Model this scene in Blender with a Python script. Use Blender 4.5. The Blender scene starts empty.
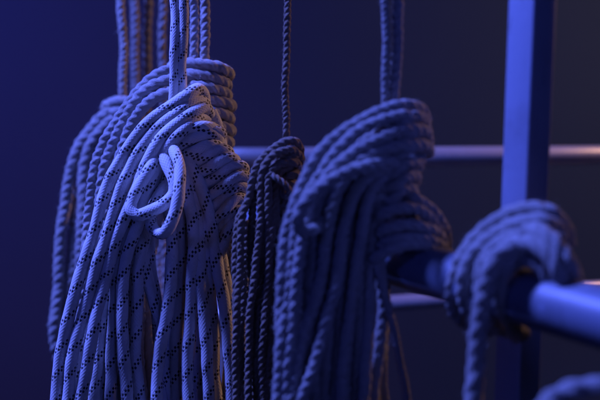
import bpy, math, random
import numpy as np
from mathutils import Vector

random.seed(7)
RNG = np.random.default_rng(7)
C = bpy.context.scene.collection
SC = bpy.context.scene

# ------------------------------------------------------------------ camera space helpers
F = 1000.0                                  # focal length in photo pixels (photo is 600 wide)
TILT = math.atan(125.0 / F)                 # camera looks slightly down
CAMZ = 1.55
ct, st = math.cos(TILT), math.sin(TILT)

def V(px, py, d):
    """point in the world seen at photo pixel (px, py), d metres along the view axis"""
    x = (px - 300.0) / F * d
    u = (200.0 - py) / F * d
    return np.array([x, d * ct + u * st, CAMZ - d * st + u * ct])

# ------------------------------------------------------------------ node helpers
def nt_new(name):
    m = bpy.data.materials.new(name); m.use_nodes = True
    nt = m.node_tree
    return m, nt, nt.nodes['Principled BSDF']

def mth(nt, op, a, b=None, c=None):
    n = nt.nodes.new('ShaderNodeMath'); n.operation = op
    for i, v in enumerate((a, b, c)):
        if v is None: continue
        if isinstance(v, (int, float)): n.inputs[i].default_value = v
        else: nt.links.new(v, n.inputs[i])
    return n.outputs[0]

def mix(nt, fac, a, b):
    n = nt.nodes.new('ShaderNodeMix'); n.data_type = 'RGBA'
    if isinstance(fac, (int, float)): n.inputs[0].default_value = fac
    else: nt.links.new(fac, n.inputs[0])
    for i, v in ((6, a), (7, b)):
        if isinstance(v, tuple): n.inputs[i].default_value = (*v, 1)
        else: nt.links.new(v, n.inputs[i])
    return n.outputs[2]

def noise(nt, vec, scale, detail=3, rough=.55):
    n = nt.nodes.new('ShaderNodeTexNoise')
    n.inputs['Scale'].default_value = scale; n.inputs['Detail'].default_value = detail
    n.inputs['Roughness'].default_value = rough
    if vec is not None: nt.links.new(vec, n.inputs['Vector'])
    return n.outputs['Fac']

def uvxy(nt):
    uv = nt.nodes.new('ShaderNodeUVMap'); uv.uv_map = 'UVMap'
    sp = nt.nodes.new('ShaderNodeSeparateXYZ'); nt.links.new(uv.outputs[0], sp.inputs[0])
    return uv.outputs[0], sp.outputs[0], sp.outputs[1]

def objco(nt):
    return nt.nodes.new('ShaderNodeTexCoord').outputs['Object']

def bump(nt, bs, h, strength, dist):
    b = nt.nodes.new('ShaderNodeBump'); b.inputs['Strength'].default_value = strength
    b.inputs['Distance'].default_value = dist
    nt.links.new(h, b.inputs['Height']); nt.links.new(b.outputs[0], bs.inputs['Normal'])

# ------------------------------------------------------------------ materials
def mat_braided():
    """smooth braided sheath: off-white with two black tracer yarn pairs running round it"""
    m, nt, bs = nt_new('braided_rope_sheath')
    uv, u, v = uvxy(nt)
    k = 12 / 3.6
    p = mth(nt, 'ADD', mth(nt, 'MULTIPLY', u, 12), mth(nt, 'MULTIPLY', v, k))
    q = mth(nt, 'SUBTRACT', mth(nt, 'MULTIPLY', u, 12), mth(nt, 'MULTIPLY', v, k))
    fp, fq = mth(nt, 'FLOOR', p), mth(nt, 'FLOOR', q)
    cp = mth(nt, 'ABSOLUTE', mth(nt, 'SUBTRACT', mth(nt, 'SUBTRACT', p, fp), .5))
    cq = mth(nt, 'ABSOLUTE', mth(nt, 'SUBTRACT', mth(nt, 'SUBTRACT', q, fq), .5))
    par = mth(nt, 'FLOORED_MODULO', mth(nt, 'ADD', fp, fq), 2.0)
    even = mth(nt, 'LESS_THAN', par, .5)
    band = mth(nt, 'LESS_THAN', mth(nt, 'FLOORED_MODULO', mth(nt, 'ADD', fq, .5), 8.0), 2.0)
    r = mth(nt, 'POWER', mth(nt, 'ADD', mth(nt, 'POWER', cp, 2.6), mth(nt, 'POWER', cq, 2.6)), 1 / 2.6)
    wob = mth(nt, 'MULTIPLY', mth(nt, 'SUBTRACT', noise(nt, objco(nt), 420, 2), .5), .16)
    mr = nt.nodes.new('ShaderNodeMapRange'); mr.interpolation_type = 'SMOOTHSTEP'
    mr.inputs['From Min'].default_value = .46; mr.inputs['From Max'].default_value = .58
    mr.inputs['To Min'].default_value = 1.0; mr.inputs['To Max'].default_value = 0
    nt.links.new(mth(nt, 'ADD', r, wob), mr.inputs['Value'])
    dot = mth(nt, 'MULTIPLY', mth(nt, 'MULTIPLY', mr.outputs[0], even), band)
    n1 = noise(nt, objco(nt), 55, 4)
    base = mix(nt, n1, (.52, .50, .47), (.74, .73, .71))
    gr = nt.nodes.new('ShaderNodeMapRange'); gr.inputs['From Min'].default_value = .48; gr.inputs['From Max'].default_value = .72
    nt.links.new(noise(nt, objco(nt), 22, 5, .6), gr.inputs['Value'])
    base = mix(nt, mth(nt, 'MULTIPLY', gr.outputs[0], .55), base, (.33, .31, .28))
    fade = mth(nt, 'ADD', .78, mth(nt, 'MULTIPLY', noise(nt, objco(nt), 260, 3), .35))
    dot = mth(nt, 'MINIMUM', mth(nt, 'MULTIPLY', dot, fade), 1.0)
    nt.links.new(mix(nt, dot, base, (.012, .012, .014)), bs.inputs['Base Color'])
    # yarn relief: every plait cell is a small cushion with two yarns
    yarn = mth(nt, 'MULTIPLY', mth(nt, 'ADD', mth(nt, 'COSINE', mth(nt, 'MULTIPLY', mth(nt, 'ADD', mth(nt, 'MULTIPLY', p, even), mth(nt, 'MULTIPLY', q, mth(nt, 'SUBTRACT', 1.0, even))), 4 * math.pi)), 1), .12)
    cush = mth(nt, 'SUBTRACT', 1.0, mth(nt, 'MULTIPLY', mth(nt, 'ADD', mth(nt, 'POWER', cp, 2), mth(nt, 'POWER', cq, 2)), 2.2))
    h = mth(nt, 'ADD', mth(nt, 'ADD', cush, yarn), mth(nt, 'MULTIPLY', noise(nt, objco(nt), 1500, 2), .35))
    bump(nt, bs, h, .42, .0005)
    bs.inputs['Roughness'].default_value = .75
    bs.inputs['Sheen Weight'].default_value = .25
    bs.inputs['Specular IOR Level'].default_value = .25
    return m

def mat_twisted(name, dark, light, grime=None):
    """three-strand laid rope: yarns show as fine lines within each strand"""
    m, nt, bs = nt_new(name)
    uv, u, v = uvxy(nt)
    oc = objco(nt)
    n1 = noise(nt, oc, 60, 4)
    n2 = noise(nt, oc, 380, 3)
    col = mix(nt, mth(nt, 'ADD', mth(nt, 'MULTIPLY', n1, .6), mth(nt, 'MULTIPLY', n2, .4)), dark, light)
    if grime:
        g = nt.nodes.new('ShaderNodeMapRange'); g.inputs['From Min'].default_value = .52; g.inputs['From Max'].default_value = .7
        nt.links.new(noise(nt, oc, 24, 3), g.inputs['Value'])
        col = mix(nt, mth(nt, 'MULTIPLY', g.outputs[0], .6), col, grime)
    ph = mth(nt, 'ADD', mth(nt, 'MULTIPLY', u, 24), mth(nt, 'MULTIPLY', v, 2.6))
    ph = mth(nt, 'ADD', ph, mth(nt, 'MULTIPLY', n2, 1.3))
    y = mth(nt, 'MULTIPLY', mth(nt, 'COSINE', mth(nt, 'MULTIPLY', ph, 2 * math.pi)), .5)
    fib = nt.nodes.new('ShaderNodeCombineXYZ')
    nt.links.new(mth(nt, 'MULTIPLY', ph, 1.2), fib.inputs[0]); nt.links.new(mth(nt, 'MULTIPLY', v, 1.5), fib.inputs[1])
    fine = noise(nt, fib.outputs[0], 2.2, 4, .75)
    fr = nt.nodes.new('ShaderNodeMapRange'); fr.inputs['From Min'].default_value = .35; fr.inputs['From Max'].default_value = .68
    nt.links.new(fine, fr.inputs['Value'])
    col = mix(nt, mth(nt, 'MULTIPLY', fr.outputs[0], .5), col, tuple(c * .68 for c in dark))
    nt.links.new(col, bs.inputs['Base Color'])
    h = mth(nt, 'ADD', mth(nt, 'MULTIPLY', y, .7), mth(nt, 'MULTIPLY', fine, 2.2))
    bump(nt, bs, h, .9, .0011)
    bs.inputs['Roughness'].default_value = .9
    bs.inputs['Sheen Weight'].default_value = .35
    bs.inputs['Specular IOR Level'].default_value = .15
    return m

def mat_paint(name, base, rough, wear, spec=.5, metal=0.0):
    m, nt, bs = nt_new(name)
    oc = objco(nt)
    n = noise(nt, oc, 14, 6, .65); n2 = noise(nt, oc, 160, 3)
    g = nt.nodes.new('ShaderNodeMapRange'); g.inputs['From Min'].default_value = .5; g.inputs['From Max'].default_value = .72
    nt.links.new(n, g.inputs['Value'])
    col = mix(nt, mth(nt, 'MULTIPLY', g.outputs[0], .7), base, wear)
    mp = nt.nodes.new('ShaderNodeMapping'); mp.inputs['Scale'].default_value = (1, 1, .12)
    nt.links.new(oc, mp.inputs['Vector'])
    for src, sc_, lo, c in ((oc, 75, .66, tuple(x * 1.8 for x in base)), (mp.outputs[0], 190, .64, tuple(x * .35 for x in base))):
        q = nt.nodes.new('ShaderNodeMapRange'); q.inputs['From Min'].default_value = lo; q.inputs['From Max'].default_value = lo + .05
        nt.links.new(noise(nt, src, sc_, 4, .6), q.inputs['Value'])
        col = mix(nt, mth(nt, 'MULTIPLY', q.outputs[0], .6), col, c)
    nt.links.new(col, bs.inputs['Base Color'])
    nt.links.new(mth(nt, 'ADD', mth(nt, 'MULTIPLY', n, .25), rough - .1), bs.inputs['Roughness'])
    bump(nt, bs, mth(nt, 'ADD', mth(nt, 'MULTIPLY', n2, .5), n), .25, .0006)
    bs.inputs['Specular IOR Level'].default_value = spec
    bs.inputs['Metallic'].default_value = metal
    return m

def mat_wall():
    m, nt, bs = nt_new('dark_plaster')
    oc = objco(nt)
    n = noise(nt, oc, 1.3, 5); n2 = noise(nt, oc, 30, 4)
    nt.links.new(mix(nt, n, (.19, .20, .205), (.23, .24, .245)), bs.inputs['Base Color'])
    bump(nt, bs, n2, .2, .004)
    bs.inputs['Roughness'].default_value = .9
    bs.inputs['Specular IOR Level'].default_value = .1
    return m

M = dict(
    dotted=mat_braided(),
    grey=mat_twisted('pale_laid_rope', (.52, .49, .46), (.82, .79, .74), (.40, .36, .31)),
    far=mat_twisted('far_laid_rope', (.52, .49, .46), (.80, .76, .71)),
    tan=mat_twisted('tan_laid_rope', (.26, .19, .13), (.50, .38, .26)),
    brown=mat_twisted('brown_laid_rope', (.36, .33, .31), (.50, .46, .43)),
    big=mat_twisted('cotton_laid_rope', (.44, .42, .39), (.70, .67, .63), (.36, .33, .29)),
    pipe=mat_paint('painted_pipe', (.15, .17, .23), .46, (.08, .09, .12), .6),
    post=mat_paint('painted_post', (.25, .28, .37), .52, (.15, .16, .21), .4),
    rail=mat_paint('rail_metal', (.52, .50, .50), .34, (.40, .38, .38), .8, .35),
    wall=mat_wall(),
)

# ------------------------------------------------------------------ rope geometry
def spline(P, step):
    """Catmull-Rom through P, resampled to an even arc step"""
    P = np.asarray(P, float)
    Q = np.vstack([2 * P[0] - P[1], P, 2 * P[-1] - P[-2]])
    out = []
    for i in range(1, len(Q) - 2):
        p0, p1, p2, p3 = Q[i - 1], Q[i], Q[i + 1], Q[i + 2]
        t0 = 0.; t1 = t0 + max(np.linalg.norm(p1 - p0), 1e-6) ** .5
        t2 = t1 + max(np.linalg.norm(p2 - p1), 1e-6) ** .5; t3 = t2 + max(np.linalg.norm(p3 - p2), 1e-6) ** .5
        t = np.linspace(t1, t2, 24, endpoint=False)[:, None]
        A1 = (t1 - t) / (t1 - t0) * p0 + (t - t0) / (t1 - t0) * p1
        A2 = (t2 - t) / (t2 - t1) * p1 + (t - t1) / (t2 - t1) * p2
        A3 = (t3 - t) / (t3 - t2) * p2 + (t - t2) / (t3 - t2) * p3
        B1 = (t2 - t) / (t2 - t0) * A1 + (t - t0) / (t2 - t0) * A2
        B2 = (t3 - t) / (t3 - t1) * A2 + (t - t1) / (t3 - t1) * A3
        out.append((t2 - t) / (t2 - t1) * B1 + (t - t1) / (t2 - t1) * B2)
    out.append(P[-1][None])
    L = np.vstack(out)
    s = np.r_[0, np.cumsum(np.linalg.norm(np.diff(L, axis=0), axis=1))]
    n = max(4, int(s[-1] / step))
    si = np.linspace(0, s[-1], n)
    return np.stack([np.interp(si, s, L[:, k]) for k in range(3)], 1), si

def frames(L):
    T = np.gradient(L, axis=0); T /= np.linalg.norm(T, axis=1)[:, None] + 1e-12
    N = np.zeros_like(L)
    a = np.array([0, -1., 0.]) if abs(T[0][1]) < .9 else np.array([1., 0, 0])
    n = a - T[0] * a.dot(T[0]); n /= np.linalg.norm(n); N[0] = n
    for i in range(1, len(L)):
        n = N[i - 1] - T[i] * N[i - 1].dot(T[i]); N[i] = n / (np.linalg.norm(n) + 1e-12)
    return T, N, np.cross(T, N)

def rope(name, pts, D, mat, parent, base, kind='laid', fuzz=1.6, pitch=3.1, phase=None, lobe=.78, strands=3, voff=None):
    """one length of rope swept along pts (world), D = diameter; returns the mesh object"""
    step = D * (.085 if kind == 'laid' else .14)
    L, s = spline(pts, step)
    # small natural unevenness
    for f_, a_ in ((2 * math.pi / (D * 17), .10 if s[-1] > 18 * D else .02), (2 * math.pi / (D * 7.3), .05), (2 * math.pi / (D * 3.1), .014)):
        for k in range(3):
            L[:, k] += a_ * D * np.sin(s * f_ + RNG.uniform(0, 6.28))
    T, N, B = frames(L)
    n = 24 if kind == 'laid' else 20
    th = np.linspace(0, 2 * math.pi, n + 1)                        # seam doubled for clean UVs
    if kind == 'braid':                                             # the sheath's tracer crossing goes to the far side
        c_ = int(len(L) * .3)
        phase = math.atan2(B[c_][1], N[c_][1]) + RNG.uniform(-.5, .5)
    if phase is None: phase = RNG.uniform(0, 6.28)
    if voff is None: voff = RNG.uniform(0, 40)
    R = D / 2
    if kind == 'laid':
        pn = math.pi / strands
        d3 = (th + pn) % (2 * pn) - pn
        cc = 1 / (1 + math.sin(pn)); cr = 1 - cc
        prof = np.maximum(cc * np.cos(d3) + np.sqrt(np.maximum(cr ** 2 - (cc * np.sin(d3)) ** 2, 0)), .68)
        prof = lobe * prof + (1 - lobe) * (1 - (np.abs(d3) / pn) ** 2 * .09)
        ang = th[None] + phase + (s / (pitch * D) * 2 * math.pi + .35 * np.sin(s / D * .5 + phase))[:, None]
    else:
        prof = np.ones(n + 1)
        ang = th[None] + phase + np.zeros((len(s), 1))
    rr = R * prof[None] * (1 + .03 * np.sin(s / D * 1.1 + phase) + .02 * np.sin(s / D * 2.9 + 2 * phase))[:, None] * (1 + .035 * np.cos(2 * th[None] + (s / D * .35)[:, None]))
    Vt = L[:, None] + rr[..., None] * (np.cos(ang)[..., None] * N[:, None] + np.sin(ang)[..., None] * B[:, None])
    m = len(s); w = n + 1
    verts = Vt.reshape(-1, 3)
    uv = np.stack(np.broadcast_arrays(th[None] / (2 * math.pi), (s / D + voff)[:, None]), -1).reshape(-1, 2)
    i, j = np.meshgrid(np.arange(m - 1), np.arange(n), indexing='ij')
    a = i * w + j
    quads = np.stack([a, a + 1, a + w + 1, a + w], -1).reshape(-1, 4)
    if kind != 'laid': quads = quads
    # end caps
    nv = len(verts)
    verts = np.vstack([verts, L[0] - T[0] * R * .25, L[-1] + T[-1] * R * .25])
    uv = np.vstack([uv, [[0, 0]], [[0, s[-1] / D]]])
    jj = np.arange(n)
    tris = np.vstack([np.stack([jj + 1, jj, np.full(n, nv)], -1),
                      np.stack([(m - 1) * w + jj, (m - 1) * w + jj + 1, np.full(n, nv + 1)], -1)])
    # loose fibres standing off the surface
    cnt = int(fuzz * s[-1] / .001)
    if cnt:
        ii = RNG.integers(1, m - 1, cnt); kk = RNG.integers(0, n, cnt)
        p = Vt[ii, kk]; nr = p - L[ii]; nr /= np.linalg.norm(nr, axis=1)[:, None]
        tg = T[ii] * RNG.choice([-1, 1], cnt)[:, None]
        dr = nr * RNG.uniform(.25, 1, (cnt, 1)) + tg * RNG.uniform(.3, 1.2, (cnt, 1)) + RNG.normal(0, .3, (cnt, 3))
        dr /= np.linalg.norm(dr, axis=1)[:, None]
        ln = RNG.gamma(2.0, .085, (cnt, 1)) * D
        sd = np.cross(dr, RNG.normal(0, 1, (cnt, 3))); sd /= np.linalg.norm(sd, axis=1)[:, None] + 1e-9
        hw = .00008
        bend = RNG.normal(0, .25, (cnt, 3)) * ln + tg * ln * .15
        v0 = p - nr * D * .02 - sd * hw; v1 = p - nr * D * .02 + sd * hw
        md = p + dr * ln * .55
        v2 = md + sd * hw; v3 = md - sd * hw; v4 = p + dr * ln + bend
        b0 = len(verts)
        fv = np.stack([v0, v1, v2, v3, v4], 1).reshape(-1, 3)
        verts = np.vstack([verts, fv])
        uv = np.vstack([uv, np.repeat(np.tile([[.1, 0.]], (cnt, 1)), 5, 0)])
        q0 = b0 + 5 * np.arange(cnt)
        quads = np.vstack([quads, np.stack([q0, q0 + 1, q0 + 2, q0 + 3], -1)])
        tris = np.vstack([tris, np.stack([q0 + 3, q0 + 2, q0 + 4], -1)])
    verts = verts - np.asarray(base)[None]
    me = bpy.data.meshes.new(name)
    nq, ntr = len(quads), len(tris)
    me.vertices.add(len(verts)); me.vertices.foreach_set('co', verts.astype(np.float32).ravel())
    li = np.r_[quads.ravel(), tris.ravel()].astype(np.int32)
    me.loops.add(len(li)); me.loops.foreach_set('vertex_index', li)
    me.polygons.add(nq + ntr)
    me.polygons.foreach_set('loop_start', np.r_[np.arange(nq) * 4, nq * 4 + np.arange(ntr) * 3].astype(np.int32))
    me.polygons.foreach_set('loop_total', np.r_[np.full(nq, 4), np.full(ntr, 3)].astype(np.int32))
    me.polygons.foreach_set('use_smooth', np.ones(nq + ntr, bool))
    ul = me.uv_layers.new(name='UVMap')
    ul.data.foreach_set('uv', uv[li].astype(np.float32).ravel())
    me.update(calc_edges=True); me.validate()
    me.materials.append(mat)
    o = bpy.data.objects.new(name, me); C.objects.link(o)
    if parent: o.parent = parent
    return o

def tag(o, label, cat, group=None):
    o['label'] = label; o['category'] = cat
    if group: o['group'] = group

def thing(name, base, label, cat, group=None):
    o = bpy.data.objects.new(name, None); C.objects.link(o)
    o.location = base; o.empty_display_size = .03
    tag(o, label, cat, group)
    return o

class Hank:
    """a rope belayed on the rail: drawn in photo pixels at a base depth, dz in millimetres (+ = farther)"""
    def __init__(s, name, d0, dia_px, mat, base_px, label, cat, group=None, kind='laid', fuzz=1.6, pitch=2.2, lobe=.32, strands=3):
        s.lobe, s.strands = lobe, strands
        s.d0, s.D, s.mat, s.kind, s.fuzz, s.pitch = d0, dia_px * d0 / F, M[mat], kind, fuzz, pitch
        s.base = V(*base_px, d0)
        s.root = thing(name, s.base, label, cat, group)
    def w(s, p): return V(p[0], p[1], s.d0 + (p[2] if len(p) > 2 else 0) / 1000.)
    def piece(s, name, pts, scale=1.0, phase=None):
        return rope(name, [s.w(p) for p in pts], s.D * scale, s.mat, s.root, s.base, s.kind, s.fuzz, s.pitch, None, s.lobe, s.strands, phase)
    def loop(s, pts, back=None, low=450, back_top=(0, 230), name='coil_loop', bz=26, scale=1.0):
        """a coil: front limb pts, U-bend at the bottom, second limb behind"""
        x, y, z = pts[-1]
        bx = x + (random.uniform(-10, 10) if back is None else back - x)
        bt = (bx + back_top[0], back_top[1])
        ext = [] if y > low - 25 else [(x + (bx - x) * .05, low - 18, z + 2)]
        P = list(pts) + ext + [((x + bx) / 2, low + 14, z + bz * .5), (bx, low - 18, z + bz),
             (bx * .65 + bt[0] * .35, (low * .6 + bt[1] * .4), z + bz + random.uniform(-3, 4)), (bt[0], bt[1], z + bz)]
        return s.piece(name, P, scale)

HG = 'rope hanks belayed along the rail'

# ================================================================== A: dotted braided hank (in focus)
A = Hank('rope_hank', .88, 12.3, 'dotted', (190, 200),
         'white braided rope hank with black dotted bands hanging in front, sharply in focus', 'rope hank', HG, 'braid', .5)
for x, ph in ((174.5, .3), (183.1, .3 + 1.8)):
    A.piece('standing_line', [(x + .5, -60, 4), (x + .2, 0, 4), (x, 40, 4), (x - .6, 75, 5), (x - 1, 100, 8), (x, 130, 14), (x + 6, 165, 24)], .84, ph)
fan = [
    [(203, 112, 20), (203, 99, 13), (197, 89, 2), (187, 94, -8), (172, 104, -13), (153, 119, -14), (137, 137, -13), (122, 159, -11), (110, 181, -9), (100, 207, -8), (90, 240, -7), (81, 272, -6), (72, 305, -6), (64, 345, -6), (58, 380, -6), (53, 430, -6)],
    [(204, 122, 22), (204, 109, 16), (200, 100, 6), (191, 103, -7), (177, 112, -16), (158, 128, -18), (143, 147, -17), (130, 171, -14), (119, 196, -11), (108, 227, -9), (98, 260, -8), (90, 290, -8), (82, 320, -8), (74, 355, -8), (68, 395, -8), (64, 430, -8)],
    [(212, 128, 18), (211, 116, 10), (206, 107, -2), (195, 112, -12), (181, 121, -18), (164, 136, -21), (150, 156, -20), (139, 180, -17), (128, 208, -13), (117, 241, -10), (107, 275, -9), (99, 305, -8), (92, 335, -8), (86, 362, -8), (81, 395, -8), (78, 430, -8)],
    [(210, 138, 22), (210, 127, 15), (205, 118, 5), (196, 121, -10), (184, 129, -18), (170, 143, -21), (157, 163, -19), (147, 190, -15), (138, 220, -10), (129, 252, -7), (124, 285, -6), (122, 320, -6), (123, 355, -6), (125, 390, -6), (127, 430, -6)],
    [(200, 128, 4), (184, 136, -8), (168, 150, -12), (154, 172, -11), (142, 200, -6), (130, 235, -1), (120, 270, 2), (114, 305, 4), (111, 345, 4), (110, 390, 4), (110, 430, 4)],
    [(198, 132, 6), (182, 142, -6), (168, 158, -9), (157, 185, -6), (149, 215, -2), (141, 250, 2), (137, 285, 2), (136, 320, 0), (137, 360, 0), (140, 400, 0), (142, 430, 0)],
    [(195, 136, 6), (178, 148, -4), (166, 168, -5), (157, 195, -1), (148, 228, 4), (142, 255, 6), (146, 280, 6), (153, 300, 7), (163, 325, 10), (178, 352, 15), (192, 385, 18), (198, 430, 18)],
    [(182, 152, 0), (174, 168, -4), (169, 190, -4), (169, 220, -5), (171, 250, -6), (170, 285, -7), (166, 320, -7), (161, 355, -7), (157, 395, -7), (154, 430, -7)],
    [(178, 150, -2), (177, 170, -3), (179, 195, -3), (180, 225, 2), (180, 260, 8), (179, 300, 9), (177, 350, 9), (176, 400, 9), (175, 430, 9)],
    [(176, 148, -6), (181, 160, -10), (187, 182, -11), (191, 212, -10), (193, 248, -8), (191, 290, -7), (189, 330, -7), (189, 370, -7), (189, 410, -7), (189, 430, -7)],
    [(174, 150, -2), (185, 162, -7), (194, 184, -9), (198, 214, -8), (201, 250, -8), (203, 290, -7), (205, 330, -8), (207, 370, -8), (208, 410, -8), (208, 430, -8)],
    [(176, 152, 4), (188, 164, -2), (199, 185, -6), (205, 214, -6), (209, 250, -5), (212, 290, -2), (213, 330, 2), (214, 370, 3), (216, 410, 3), (216, 430, 3)],
    [(172, 146, 2), (183, 153, -6), (194, 168, -11), (203, 190, -13), (210, 215, -12), (216, 250, -11), (221, 290, -10), (226, 330, -10), (230, 370, -10), (232, 410, -10), (233, 430, -10)],
    [(150, 168, 4), (134, 200, 4), (121, 240, 6), (108, 280, 8), (101, 320, 8), (97, 360, 8), (95, 400, 8), (94, 430, 8)],
    [(150, 180, 8), (146, 220, 10), (150, 260, 12), (157, 300, 13), (160, 340, 13), (170, 390, 13), (176, 430, 13)],
    [(200, 200, 6), (212, 230, 4), (222, 260, 2), (229, 300, 2), (236, 345, 2), (240, 390, 2), (241, 430, 2)]]
for i, a in enumerate(fan):
    A.loop(a, a[-1][0] + (9, 11, 13, -8, 10, -12, -20, 10, -6, 6, -7, 9, -8, 12, -10, -6)[i], back_top=((45, 235) if i < 3 else (10, 245)), bz=22)
for P in [[(158, 152, 6), (170, 138, -10), (186, 129, -14), (203, 126, -12), (214, 129, -2), (214, 138, 10), (196, 146, 20)],
          [(168, 158, 4), (178, 146, -10), (194, 137, -14), (210, 133, -10), (219, 138, 0), (216, 147, 12), (196, 154, 20)]]:
    A.piece('pin_turn', P)
# turns round the pin, seen at the right of the hank
turns = [((176, 143), (224, 134)), ((180, 157), (221, 147)), ((184, 168), (232, 153)), ((190, 178), (240, 161)),
         ((196, 189), (247, 169)), ((202, 200), (251, 179)), ((208, 212), (248, 190)), ((212, 225), (248, 201)), ((216, 236), (247, 213)), ((219, 247), (244, 225)), ((218, 258), (238, 238))]
for i, ((x0, y0), (x1, y1)) in enumerate(turns):
    mx, my = (x0 + x1) / 2, (y0 + y1) / 2
    A.piece('pin_turn', [(x0 - 14, y0 + 10, 8), (x0, y0, -2), (mx - 6, my - 1, -9 - 3 * (i % 2)), (x1 - 12, y1 - 3, -7 - 2 * (i % 2)), (x1 - 4, y1 - 1, 0),
                         (x1 - 6, y1 + 6, 11), (mx, my + 10, 22), (x0, y0 + 12, 22)], random.uniform(.9, .98))
A.piece('hitch_loop', [(170, 136, 4), (161, 149, -14), (166, 163, -27), (172, 178, -34), (173, 191, -36), (165, 202, -36), (150, 211, -35),
                       (137, 216, -34), (130, 209, -33), (133, 197, -31), (142, 183, -29), (151, 170, -26), (159, 157, -19), (166, 146, -4)], .96)
A.piece('hitch_loop', [(179, 138, 4), (173, 147, -18), (178, 161, -34), (180, 176, -41), (178, 193, -46), (174, 210, -48), (169, 223, -48), (163, 232, -43),
                       (156, 231, -35), (152, 222, -27), (153, 211, -23), (158, 198, -19), (167, 182, -14), (170, 160, -2)], .96)
for x in (184, 194, 204, 214, 224):
    A.piece('inner_strand', [(x - 14, 112, 14), (x - 6, 130, 13), (x, 160, 10), (x + 5, 195, 10), (x + 4, 235, 10), (x, 262, 14)], 1.1)

# ================================================================== B: pale three-strand hank just behind
Bk = Hank('rope_hank', .95, 12.0, 'grey', (205, 150),
          'pale twisted rope hank directly behind the black-dotted one, its turns stacked above', 'rope hank', HG, 'laid', 5.0)
Bk.piece('standing_line', [(194, -60, 6), (194, 0, 6), (194, 40, 6), (195, 70, 8), (198, 110, 14)], .8)
Bk.piece('standing_line', [(205.5, -60, 2), (205.5, 0, 2), (205, 40, 2), (205, 72, 6), (204, 110, 14)], .86)
arcs = [
    [(222, 82, 14), (205, 70, -2), (186, 67, -10), (170, 70, -14), (152, 78, -14), (136, 93, -12), (121, 113, -10), (107, 138, -8), (97, 168, -6), (90, 205, -5), (86, 250, -4), (82, 300, -4), (80, 350, -4), (80, 430, -4)],
    [(222, 92, 14), (206, 80, -4), (190, 78, -14), (172, 80, -19), (153, 87, -20), (138, 100, -18), (124, 120, -15), (113, 144, -12), (105, 172, -10), (99, 205, -8), (97, 250, -7), (95, 300, -7), (96, 350, -6), (97, 430, -6)],
    [(222, 100, 14), (206, 92, -6), (190, 90, -18), (172, 92, -24), (155, 98, -25), (142, 110, -24), (130, 128, -21), (120, 152, -17), (112, 182, -14), (107, 215, -12), (105, 255, -11), (105, 300, -10), (105, 350, -10), (104, 430, -10)],
    [(210, 106, 4), (190, 104, -10), (172, 106, -16), (158, 113, -18), (148, 126, -17), (138, 145, -14), (130, 175, -10), (124, 215, -6), (120, 260, -4), (116, 320, -2), (112, 370, -2), (112, 430, -2)],
    [(205, 112, 4), (185, 114, -4), (168, 120, -8), (156, 134, -8), (148, 160, -6), (144, 200, -2), (142, 250, 0), (140, 300, -4), (140, 350, -6), (141, 430, -6)],
    [(205, 118, 8), (188, 122, 0), (174, 130, -3), (166, 150, -3), (160, 190, 0), (154, 240, 2), (148, 290, 2), (148, 340, 2), (150, 390, 2), (150, 430, 2)],
    [(206, 124, 8), (192, 132, 2), (182, 150, 0), (178, 190, 2), (178, 240, 4), (178, 300, 4), (177, 350, 4), (176, 430, 4)],
    [(210, 130, 8), (205, 150, 4), (206, 190, 4), (212, 240, 4), (222, 290, 4), (232, 340, 4), (236, 380, 4), (238, 430, 4)],
]
for i, a in enumerate(arcs):
    Bk.loop(a, a[-1][0] + (8, 12, 14, 12, -10, 20, 18, 6)[i], back_top=(22 if i < 3 else 4, 210), bz=24)
for i, (y0, y1, x1) in enumerate([(64, 74, 229), (74, 86, 227), (86, 96, 226), (98, 106, 231), (110, 119, 229), (122, 131, 231), (134, 143, 229), (146, 156, 226), (160, 168, 222)]):
    Bk.piece('pin_turn', [(176, y0 + 5, 22), (172, y0 + 3, 6), (184, y0 - 1, -12), (202, y0, -18), (x1 - 10, (y0 + y1) / 2 - 1, -14), (x1, y1 - 1, -2), (x1 - 4, y1 + 3, 12), (205, y1 + 4, 24), (185, y1, 24)], 1.0)

for x in (184, 195, 206, 216):
    Bk.piece('inner_strand', [(x, 70, 6), (x, 100, 2), (x, 140, 2), (x + 2, 190, 4)], 1.15)

# ================================================================== C: blurred hanks at the far left
Cf = Hank('rope_hank', 1.24, 12.0, 'far', (100, 180),
          'blurred pale rope hank at far left, its outermost loop ending in a fold', 'rope hank', HG, 'laid', 6.0, 2.2, .18)
Cf.piece('standing_line', [(120, -60, 4), (120.5, 0, 4), (122, 40, 4), (123, 80, 5), (124, 110, 10), (126, 150, 20)], .74)
for i, a in enumerate([
    [(132, 112, 14), (122, 104, -2), (108, 112, -9), (94, 126, -11), (80, 145, -11), (71, 168, -10), (66, 195, -9), (62, 230, -8), (60, 270, -8), (57, 300, -8), (54, 325, -8)],
    [(130, 120, 8), (116, 118, -8), (103, 128, -14), (93, 142, -16), (86, 165, -15), (83, 195, -13), (81, 240, -12), (78, 290, -11), (76, 340, -11), (74, 430, -11)],
    [(132, 128, 8), (120, 128, -10), (109, 138, -16), (100, 155, -17), (95, 185, -16), (92, 230, -14), (90, 290, -13), (90, 340, -13), (90, 430, -13)],
    [(134, 126, 14), (116, 132, 2), (100, 142, 0), (90, 160, 0), (78, 195, 2), (73, 240, 2), (70, 290, 2), (68, 330, 2), (68, 430, 2)]]):
    Cf.loop(a, a[-1][0] + (11, 10, 12, 4)[i], low=352 if i == 0 else 450, back_top=(20, 200), bz=20)
for y in (104, 113, 123, 133, 144):
    Cf.piece('pin_turn', [(108, y + 4, 16), (106, y + 2, 0), (118, y - 2, -12), (132, y, -10), (140, y + 4, 2), (134, y + 7, 14), (118, y + 6, 18)], .95)

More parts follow.
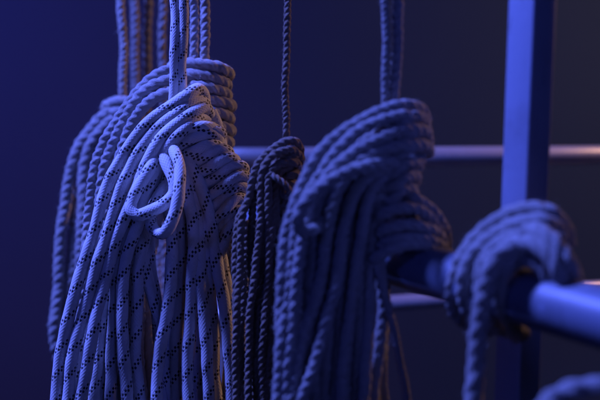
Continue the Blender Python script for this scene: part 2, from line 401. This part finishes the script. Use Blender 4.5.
Ch = Hank('rope_hank', 1.36, 9.5, 'brown', (140, 200),
          'thin brown rope hank mostly hidden between the far left hank and the pale twisted one', 'rope hank', HG, 'laid', 1.5)
Ch.piece('standing_line', [(134, -60, 2), (135, 0, 2), (134.5, 40, 2), (134, 80, 2), (136, 120, 6), (140, 160, 16)], 1.0)
for i in range(5):
    x = 106 + i * 13
    Ch.loop([(150, 150 + i * 3, 10), (140, 142 + i * 3, -4), (122 + i * 6, 160, -10), (x + 4, 200, -10), (x, 260, -9), (x - 1, 330, -9), (x, 430, -9)], x + 7, back_top=(6, 220), bz=20)
# two more lines of the same set
for x, x2, lab in ((147.5, 147, 'blue-brown slim rope with a loose fibre, third of the four background lines from the left'),
                   (162, 164, 'slim blue-brown background rope hanging closest to the left of the dotted line')):
    d = 1.38 if x < 150 else 1.33
    r_ = rope('hanging_rope', [V(x - .6, -60, d), V(x, 0, d), V(x + .3, 60, d), V(x2 + .5, 120, d), V(x2, 220, d), V(x2 + 2, 320, d), V(x2 + 4, 440, d)], 8.8 * d / F, M['brown'], None, (0, 0, 0), 'laid', 1.6)
    b = V(x, 200, d)
    r_.data.transform(__import__('mathutils').Matrix.Translation(-Vector(b))); r_.location = b
    tag(r_, lab, 'rope', 'thin ropes hanging behind the hanks')
    if x < 150:
        rope('loose_fibre', [V(138.5, 2, d), V(138.6, 14, d), V(139.6, 26, d), V(142, 33, d), V(144.6, 38, d + .001)], 1.7 * d / F, M['brown'], r_, b, 'laid', 0)

# ================================================================== D: small tan hank in the middle
Dk = Hank('rope_hank', .80, 8.4, 'tan', (275, 170),
          'small dark tan twisted rope hank in the centre, glinting orange', 'rope hank', HG, 'laid', 6.0, 2.5, .55)
Dk.piece('standing_line', [(287, -60, 4), (286.8, 0, 4), (286.5, 50, 4), (286, 100, 4), (286, 137, 6), (286, 165, 14)], .92)
for a, bx in [
    ([(299, 156, 8), (300, 148, 2), (295, 141, -4), (284, 141, -8), (270, 150, -10), (259, 163, -10), (254, 180, -9), (250, 196, -8), (243, 214, -8), (240, 245, -7), (238, 300, -6), (236, 360, -6), (234, 430, -6)], 238),
    ([(300, 164, 8), (299, 156, 0), (290, 150, -8), (276, 154, -13), (265, 166, -14), (262, 185, -13), (261.5, 210, -12), (258, 240, -11), (254, 275, -10), (251, 310, -10), (249, 360, -10), (247, 430, -10)], 252),
    ([(298, 168, 8), (294, 161, -6), (281, 163, -12), (271, 172, -15), (269, 195, -14), (269, 230, -12), (267, 280, -11), (264, 330, -11), (262, 380, -10), (262, 430, -10)], 266),
    ([(292, 172, 0), (283, 170, -8), (277, 178, -11), (277, 200, -10), (278, 240, -8), (276, 300, -7), (274, 350, -7), (274, 430, -7)], 280),
    ([(286, 170, 2), (270, 174, -4), (258, 190, -4), (252, 220, -2), (250, 260, 0), (256, 320, 0), (258, 380, 0), (258, 430, 0)], 264),
    ([(268, 172, 2), (256, 186, -2), (247, 205, -3), (238, 222, -3), (235, 250, -3), (236, 300, -3), (240, 360, -3), (241, 430, -3)], 246),
    ([(288, 176, 4), (285, 190, -4), (283, 220, -5), (283, 260, -4), (281, 310, -4), (279, 370, -4), (279, 430, -4)], 286),
    ([(270, 176, -2), (266, 192, -8), (264, 220, -8), (262, 260, -7), (259, 310, -6), (257, 370, -6), (256, 430, -6)], 262),
    ([(294, 178, 0), (291, 195, -8), (289, 225, -8), (288, 260, -7), (286, 310, -6), (284, 370, -6), (283, 430, -6)], 290),
    ([(280, 176, 0), (274, 192, -10), (272, 220, -11), (271, 260, -9), (269, 310, -8), (268, 370, -8), (268, 430, -8)], 272),
    ([(284, 172, 4), (280, 190, 0), (286, 220, 0), (290, 260, 0), (288, 310, 0), (284, 370, 0), (284, 430, 0)], 290)]:
    Dk.loop(a, bx, back_top=(8, 220), bz=17)
for (x0, y0), (x1, y1) in [((272, 166), (299, 156)), ((276, 174), (299, 164)), ((280, 182), (299, 173)), ((276, 190), (297, 183)), ((274, 200), (296, 194)), ((272, 210), (295, 206))]:
    Dk.piece('pin_turn', [(x0 - 6, y0 + 6, 8), (x0, y0, -3), ((x0 + x1) / 2, (y0 + y1) / 2 - 2, -7), (x1 - 3, y1, -3), (x1 - 2, y1 + 4, 6), ((x0 + x1) / 2, y1 + 6, 13), (x0, y0 + 6, 13)], .95)
Dk.piece('hitch_loop', [(276, 168, 0), (268, 172, -12), (275, 177, -18), (282, 182, -19), (289, 190, -18), (286, 196, -14), (279, 190, -8)], .85)

for x in (272, 280, 288):
    Dk.piece('inner_strand', [(x + 4, 152, 3), (x + 2, 175, 2), (x, 205, 2), (x - 2, 250, 4)], 1.15)

# ================================================================== E: large blue hank, nearer than the focus
E = Hank('rope_hank', .665, 13.0, 'big', (395, 200),
         'bulky shaggy rope hank right of centre, its turns resting on the thick pipe', 'rope hank', HG, 'laid', 9.0, 2.5, .28, 3)
E.piece('standing_line', [(386, -60, 4), (385.5, 0, 4), (385, 50, 4), (385, 100, 5), (388, 140, 14)], .62)
E.piece('standing_line', [(398, -60, 6), (397.5, 0, 6), (397, 50, 6), (396.5, 105, 8), (400, 140, 16)], .86)
for i, (a, bx) in enumerate([
    ([(424, 122, 16), (421, 110, 4), (410, 105, -6), (393, 107, -12), (372, 114, -15), (352, 125, -16), (334, 139, -16), (318, 157, -15), (304, 180, -13), (293, 206, -11), (286, 235, -9), (283, 270, -8), (282, 310, -8), (284, 350, -8), (284, 430, -8)], 296),
    ([(427, 133, 16), (424, 121, 2), (410, 116, -10), (392, 119, -17), (370, 127, -20), (350, 139, -21), (332, 155, -20), (317, 175, -18), (305, 199, -16), (297, 226, -13), (293, 260, -11), (290, 300, -10), (280, 350, -10), (277, 430, -10)], 288),
    ([(428, 145, 14), (425, 134, 0), (410, 130, -12), (392, 133, -20), (371, 141, -24), (352, 152, -25), (336, 167, -24), (322, 186, -22), (311, 208, -20), (304, 236, -17), (299, 265, -15), (294, 300, -13), (290, 340, -12), (288, 380, -12), (287, 430, -12)], 305),
    ([(428, 156, 12), (424, 147, -2), (408, 145, -14), (390, 149, -22), (371, 156, -26), (354, 167, -27), (341, 184, -25), (333, 206, -22), (327, 236, -19), (321, 270, -16), (312, 310, -14), (302, 345, -13), (294, 385, -13), (291, 430, -13)], 318),
    ([(420, 160, 4), (402, 162, -12), (384, 168, -22), (366, 178, -25), (354, 194, -24), (347, 218, -21), (342, 250, -18), (336, 285, -17), (326, 320, -17), (318, 350, -17), (308, 380, -17), (302, 400, -16), (300, 430, -14)], 330),
    ([(418, 168, 4), (398, 172, -10), (380, 180, -18), (368, 195, -20), (362, 222, -18), (358, 260, -15), (352, 300, -13), (346, 345, -12), (341, 390, -12), (338, 430, -12)], 350),
    ([(414, 176, 4), (394, 182, -8), (381, 196, -12), (374, 225, -11), (371, 265, -9), (368, 310, -8), (366, 350, -8), (362, 430, -8)], 372),
    ([(340, 176, -12), (325, 195, -12), (316, 220, -12), (312, 255, -11), (309, 300, -10), (310, 350, -8), (316, 400, -6), (320, 430, -6)], 325),
    ([(396, 190, 0), (384, 205, -4), (380, 235, -4), (381, 275, -2), (385, 310, 0), (380, 345, 0), (372, 385, 0), (370, 430, 0)], 378),
    ([(330, 185, -2), (315, 205, -4), (303, 235, -4), (298, 280, -2), (298, 330, 0), (300, 430, 0)], 312)]):
    E.loop(a, bx, back_top=(30 if bx < 300 else 8, 225), bz=26)
E.piece('hitch_loop', [(402, 158, -10), (384, 162, -24), (362, 168, -34), (340, 177, -39), (320, 189, -40), (305, 202, -39), (298, 213, -37), (297, 224, -33), (303, 232, -28), (313, 231, -22), (326, 222, -16), (340, 212, -10), (356, 200, -4)], 1.05)
for x0, y0, x1, y1 in [(366, 138, 426, 116), (364, 152, 428, 132), (364, 165, 428, 147), (365, 178, 422, 163), (366, 191, 421, 176), (368, 204, 418, 190)]:
    E.piece('pin_turn', [(x0 - 6, y0 + 8, 14), (x0, y0, -4), ((x0 + x1) / 2, (y0 + y1) / 2 + 2, -15), (x1 - 16, y1 + 1, -13), (x1 - 5, y1, -2), (x1 - 8, y1 + 8, 13), ((x0 + x1) / 2, y1 + 14, 22), (x0, y0 + 8, 22)], .95)
for P in [[(366, 226, 4), (378, 216, -14), (398, 209, -19), (418, 210, -15), (434, 221, -6), (441, 236, 6), (438, 252, 16), (425, 262, 20)],
          [(366, 240, 6), (380, 231, -14), (400, 225, -20), (420, 227, -17), (436, 233, -8), (443, 246, 4), (437, 262, 14), (422, 270, 18)],
          [(368, 252, 8), (384, 243, -14), (403, 238, -21), (422, 239, -19), (437, 244, -10), (444, 256, 2), (438, 272, 14), (424, 282, 18)],
          [(364, 264, 8), (377, 257, -16), (392, 250, -22), (409, 246, -22), (426, 246, -17), (440, 253, -6), (445, 265, 8)],
          [(404, 196, -6), (416, 198, -10), (430, 208, -6), (440, 221, 0), (446, 236, 10), (446, 250, 20), (436, 268, 26)]]:
    E.piece('rail_turn', P, .95)
E.piece('coil_loop', [(370, 235, -4), (376, 262, -12), (384, 290, -12), (390, 315, -8), (396, 345, -4), (403, 375, -2), (409, 410, -2), (411, 440, -2), (402, 462, 6), (390, 440, 14), (386, 400, 14), (383, 360, 14), (379, 320, 14), (376, 260, 14)], .66)

for x in (372, 384, 396, 407):
    E.piece('inner_strand', [(x + 6, 118, 2), (x + 3, 150, -2), (x, 190, -2), (x + 6, 225, -3), (x + 14, 248, -2)], 1.2)
for x, x2 in ((324, 318), (334, 328), (344, 339), (354, 348), (363, 358), (314, 308)):
    E.piece('inner_strand', [(x + 18, 165, -8), (x + 6, 190, -9), (x, 225, -9), (x2 + 2, 280, -8), (x2, 340, -6), (x2 - 3, 400, -4), (x2 - 4, 450, -4)], .95)

# ================================================================== F: knot where post and pipe meet
K = Hank('rope_lashing', .555, 18.6, 'big', (510, 270),
         'blurred rope lashing round the thick pipe at the square post, its tail hanging down', 'rope lashing', None, 'laid', 6, 2.7, .16, 3)
def kp(P):                                  # third value: millimetres in front of (-) or behind (+) the pipe's centre line
    return [(x, y, (.647 * 730 / (x + 290) - .555) * 1000 + o) for x, y, o in P]
for P in [
    [(570, 246, 30), (564, 226, 22), (550, 212, 8), (527, 209, -2), (498, 221, -10), (474, 242, -18), (457, 267, -23), (451, 292, -18), (457, 314, 0), (470, 324, 18)],
    [(562, 250, 28), (558, 231, 12), (545, 222, 0), (520, 224, -11), (491, 237, -20), (472, 256, -28), (464, 282, -29), (467, 308, -14), (478, 322, 6), (492, 330, 22)],
    [(550, 248, 16), (538, 236, 0), (520, 237, -14), (500, 245, -26), (487, 260, -34), (480, 283, -32), (484, 308, -17), (494, 324, 2), (508, 332, 20)],
    [(532, 246, -6), (516, 249, -24), (506, 260, -32), (500, 280, -29), (501, 303, -21), (509, 323, -4), (522, 334, 16)],
    [(505, 232, -4), (528, 227, -8), (545, 234, -10), (560, 250, -8), (570, 267, -4), (574, 284, 8), (572, 306, 26)],
    [(495, 250, -20), (515, 243, -24), (533, 245, -22), (549, 256, -18), (559, 271, -14), (565, 290, 0), (562, 312, 20)],
    [(488, 248, 6), (510, 234, 12), (535, 234, 14), (554, 248, 14), (565, 266, 16), (570, 290, 26)],
    [(480, 270, 0), (500, 252, 4), (528, 246, 8), (548, 254, 12), (560, 274, 18), (566, 296, 26)],
    [(500, 300, -16), (502, 276, -22), (512, 262, -20), (528, 258, -16), (544, 266, -12), (552, 282, -4), (552, 306, 18)],
    [(490, 262, -18), (505, 256, -16), (522, 252, -14), (540, 258, -10), (552, 270, -4), (558, 288, 8)],
    [(474, 268, -16), (476, 252, -8), (492, 236, 0), (515, 222, 8), (540, 216, 14), (558, 226, 26)]]:
    K.piece('lashing_turn', kp(P), random.uniform(.94, 1.02))
K.piece('hanging_tail', kp([(522, 245, -20), (504, 250, -34), (492, 262, -43), (486, 285, -44), (482, 310, -46), (478, 340, -46), (475, 370, -46), (473, 400, -46), (472, 440, -46), (472, 480, -46)]), 1.08)

# ================================================================== G: rope crossing the near corner
g_base = V(590, 390, .47)
G = rope('near_rope', [V(500, 480, .50), V(528, 432, .48), V(550, 402, .47), (V(572, 391, .466)), V(600, 386, .463), V(640, 386, .46), V(690, 392, .46)], 21 * .47 / F, M['big'], None, g_base, 'laid', 2.0)
G.location = g_base
tag(G, 'heavily blurred rope curving across the bottom right corner', 'rope')

# ------------------------------------------------------------------ hard things
def tube(name, p, q, R, mat, parent=None, base=None, n=48, wall=.12):
    p, q = np.array(p), np.array(q)
    base = p if base is None else np.array(base)
    T = (q - p) / np.linalg.norm(q - p)
    a = np.array([0, 0, 1.]) if abs(T[2]) < .9 else np.array([1., 0, 0])
    N = np.cross(T, a); N /= np.linalg.norm(N); Bn = np.cross(T, N)
    th = np.linspace(0, 2 * math.pi, n, endpoint=False)
    ring = np.cos(th)[:, None] * N + np.sin(th)[:, None] * Bn
    ch = R * .12
    secs = [(0, R * (1 - wall)), (0, R - ch), (ch, R), (np.linalg.norm(q - p) - ch, R), (np.linalg.norm(q - p), R - ch), (np.linalg.norm(q - p), R * (1 - wall))]
    secs = [(R * 3, R * (1 - wall))] + secs + [(np.linalg.norm(q - p) - R * 3, R * (1 - wall))]
    vs = np.vstack([p + T * s_ + ring * r_ for s_, r_ in secs]) - base
    fs = [(i * n + j, i * n + (j + 1) % n, (i + 1) * n + (j + 1) % n, (i + 1) * n + j) for i in range(len(secs) - 1) for j in range(n)]
    fs += [tuple(range(n))[::-1], tuple((len(secs) - 1) * n + j for j in range(n))]
    me = bpy.data.meshes.new(name); me.from_pydata(vs.tolist(), [], fs)
    for f in me.polygons: f.use_smooth = len(f.vertices) == 4
    me.materials.append(mat)
    o = bpy.data.objects.new(name, me); C.objects.link(o)
    if parent: o.parent = parent
    else: o.location = base
    return o

# main pipe (horizontal, running away to the left)
P1, P2 = V(440, 272, .647), V(600, 319, .53)
P1[2] = P2[2] = (P1[2] + P2[2]) / 2
u_ = (P2 - P1) / np.linalg.norm(P2 - P1)
pipe = tube('pipe_rail', P1 - u_ * .60, P2 + u_ * .45, .0165, M['pipe'])
tag(pipe, 'thick round pipe rail running from the right foreground back behind the hanks', 'pipe')

# square post, rotated so two faces show
pc = V(530, 120, .625)
import bmesh
bm = bmesh.new()
bmesh.ops.create_cube(bm, size=1)
for v in bm.verts: v.co = Vector((v.co.x * .0212, v.co.y * .0212, v.co.z * 2.2))
bmesh.ops.bevel(bm, geom=[e for e in bm.edges if abs((e.verts[0].co - e.verts[1].co).z) > 1], offset=.0016, segments=4, affect='EDGES', profile=.5)
for f in bm.faces: f.smooth = True
me = bpy.data.meshes.new('square_post'); bm.to_mesh(me); bm.free(); me.materials.append(M['post'])
post = bpy.data.objects.new('square_post', me); C.objects.link(post)
post.location = (pc[0], pc[1] + .006, pc[2]); post.rotation_euler = (0, math.radians(.9), math.radians(-53))
tag(post, 'upright square post with a bright left face and dark right face', 'post')

# railing far behind
r0 = V(205, 159, 1.49)
rl = thing('guard_railing', r0, 'slim two-bar metal guard railing in the blurred background', 'railing')
def railpts(xa, ya, xb, yb):
    f = lambda x: 1.5 * 2910 / (3150 - x)
    return V(xa, ya, f(xa)), V(xb, yb, f(xb))
a, b = railpts(205, 158.5, 600, 155)
tube('upper_rail', a, b + (b - a) * .8, .0158, M['rail'], rl, r0, 32)
a2, b2 = railpts(205, 317, 600, 288)
tube('lower_rail', a2, b2 + (b2 - a2) * .8, .0125, M['rail'], rl, r0, 32)
tube('end_upright', np.array([a[0] + .02, a[1] + .004, a[2] - .010]), np.array([a[0] + .02, a[1] + .004, a[2] - 1.0]), .0125, M['rail'], rl, r0, 32)

# backdrop wall
me = bpy.data.meshes.new('back_wall')
bm = bmesh.new(); bmesh.ops.create_cube(bm, size=1)
for v in bm.verts: v.co = Vector((v.co.x * 14, v.co.y * .2, v.co.z * 7))
bm.to_mesh(me); bm.free(); me.materials.append(M['wall'])
wall = bpy.data.objects.new('back_wall', me); C.objects.link(wall); wall.location = (0, 4.6, 1.5); wall['kind'] = 'structure'

# ------------------------------------------------------------------ light
def area(name, loc, target, size, power, col):
    l = bpy.data.lights.new(name, 'AREA'); l.shape = 'DISK'; l.size = size; l.energy = power; l.color = col
    o = bpy.data.objects.new(name, l); C.objects.link(o); o.location = loc
    o.rotation_euler = (Vector(target) - Vector(loc)).to_track_quat('-Z', 'Y').to_euler()
    return o
def point(name, loc, power, col, r=.05):
    l = bpy.data.lights.new(name, 'POINT'); l.energy = power; l.color = col; l.shadow_soft_size = r
    o = bpy.data.objects.new(name, l); C.objects.link(o); o.location = loc
    return o
ctr = (-.05, .82, 1.45)
l = area('blue_stage_lamp', (-1.0, .93, 2.75), (-.06, .80, 1.5), .26, 33, (.115, .170, 1.0)); l.data.spread = math.radians(105)
area('blue_front_fill', (-1.9, -.75, 2.2), ctr, .35, 4.7, (.065, .10, 1.0))  # added fill, out of view: brightens rope fronts and left edges
area('blue_right_fill', (.75, -1.3, 2.1), (.1, .7, 1.4), .5, 4.2, (.10, .145, 1.0))  # unseen fill added to lift the post's right face, pipe and big hank
area('warm_work_lamp', (1.5, 1.85, 2.15), (.05, .85, 1.45), .2, 14, (1.0, .52, .30))
l = area('blue_wall_fill', (-2.4, 2.3, 2.9), (-1.1, 4.5, .8), .8, 21.0, (.042, .070, 1.0)); l.data.spread = math.radians(140)  # extra unseen light, added only to turn the wall navy
area('dim_wall_fill', (2.4, 2.6, 2.5), (1.3, 4.5, .7), .8, 4.7, (1.0, .86, .88))  # added out of frame to give the wall's right side a warm grey

w = bpy.data.worlds.new('World'); SC.world = w; w.use_nodes = True
bg = w.node_tree.nodes['Background']; bg.inputs[0].default_value = (.12, .16, .60, 1); bg.inputs[1].default_value = .022

# ------------------------------------------------------------------ camera
cam = bpy.data.cameras.new('camera'); co = bpy.data.objects.new('camera', cam); C.objects.link(co)
co.location = (0, 0, CAMZ); co.rotation_euler = (math.pi / 2 - TILT, 0, 0)
cam.sensor_width = 36; cam.lens = 36 * F / 600; cam.clip_end = 50; cam.clip_start = .02
cam.dof.use_dof = True; cam.dof.focus_distance = .875; cam.dof.aperture_fstop = .06 / .0115; cam.dof.aperture_blades = 0
SC.camera = co

SC.view_settings.view_transform = 'Standard'; SC.view_settings.look = 'None'
SC.view_settings.exposure = 0; SC.view_settings.gamma = 1
SC.render.engine = 'CYCLES'
SC.cycles.use_denoising = True
SC.cycles.max_bounces = 6
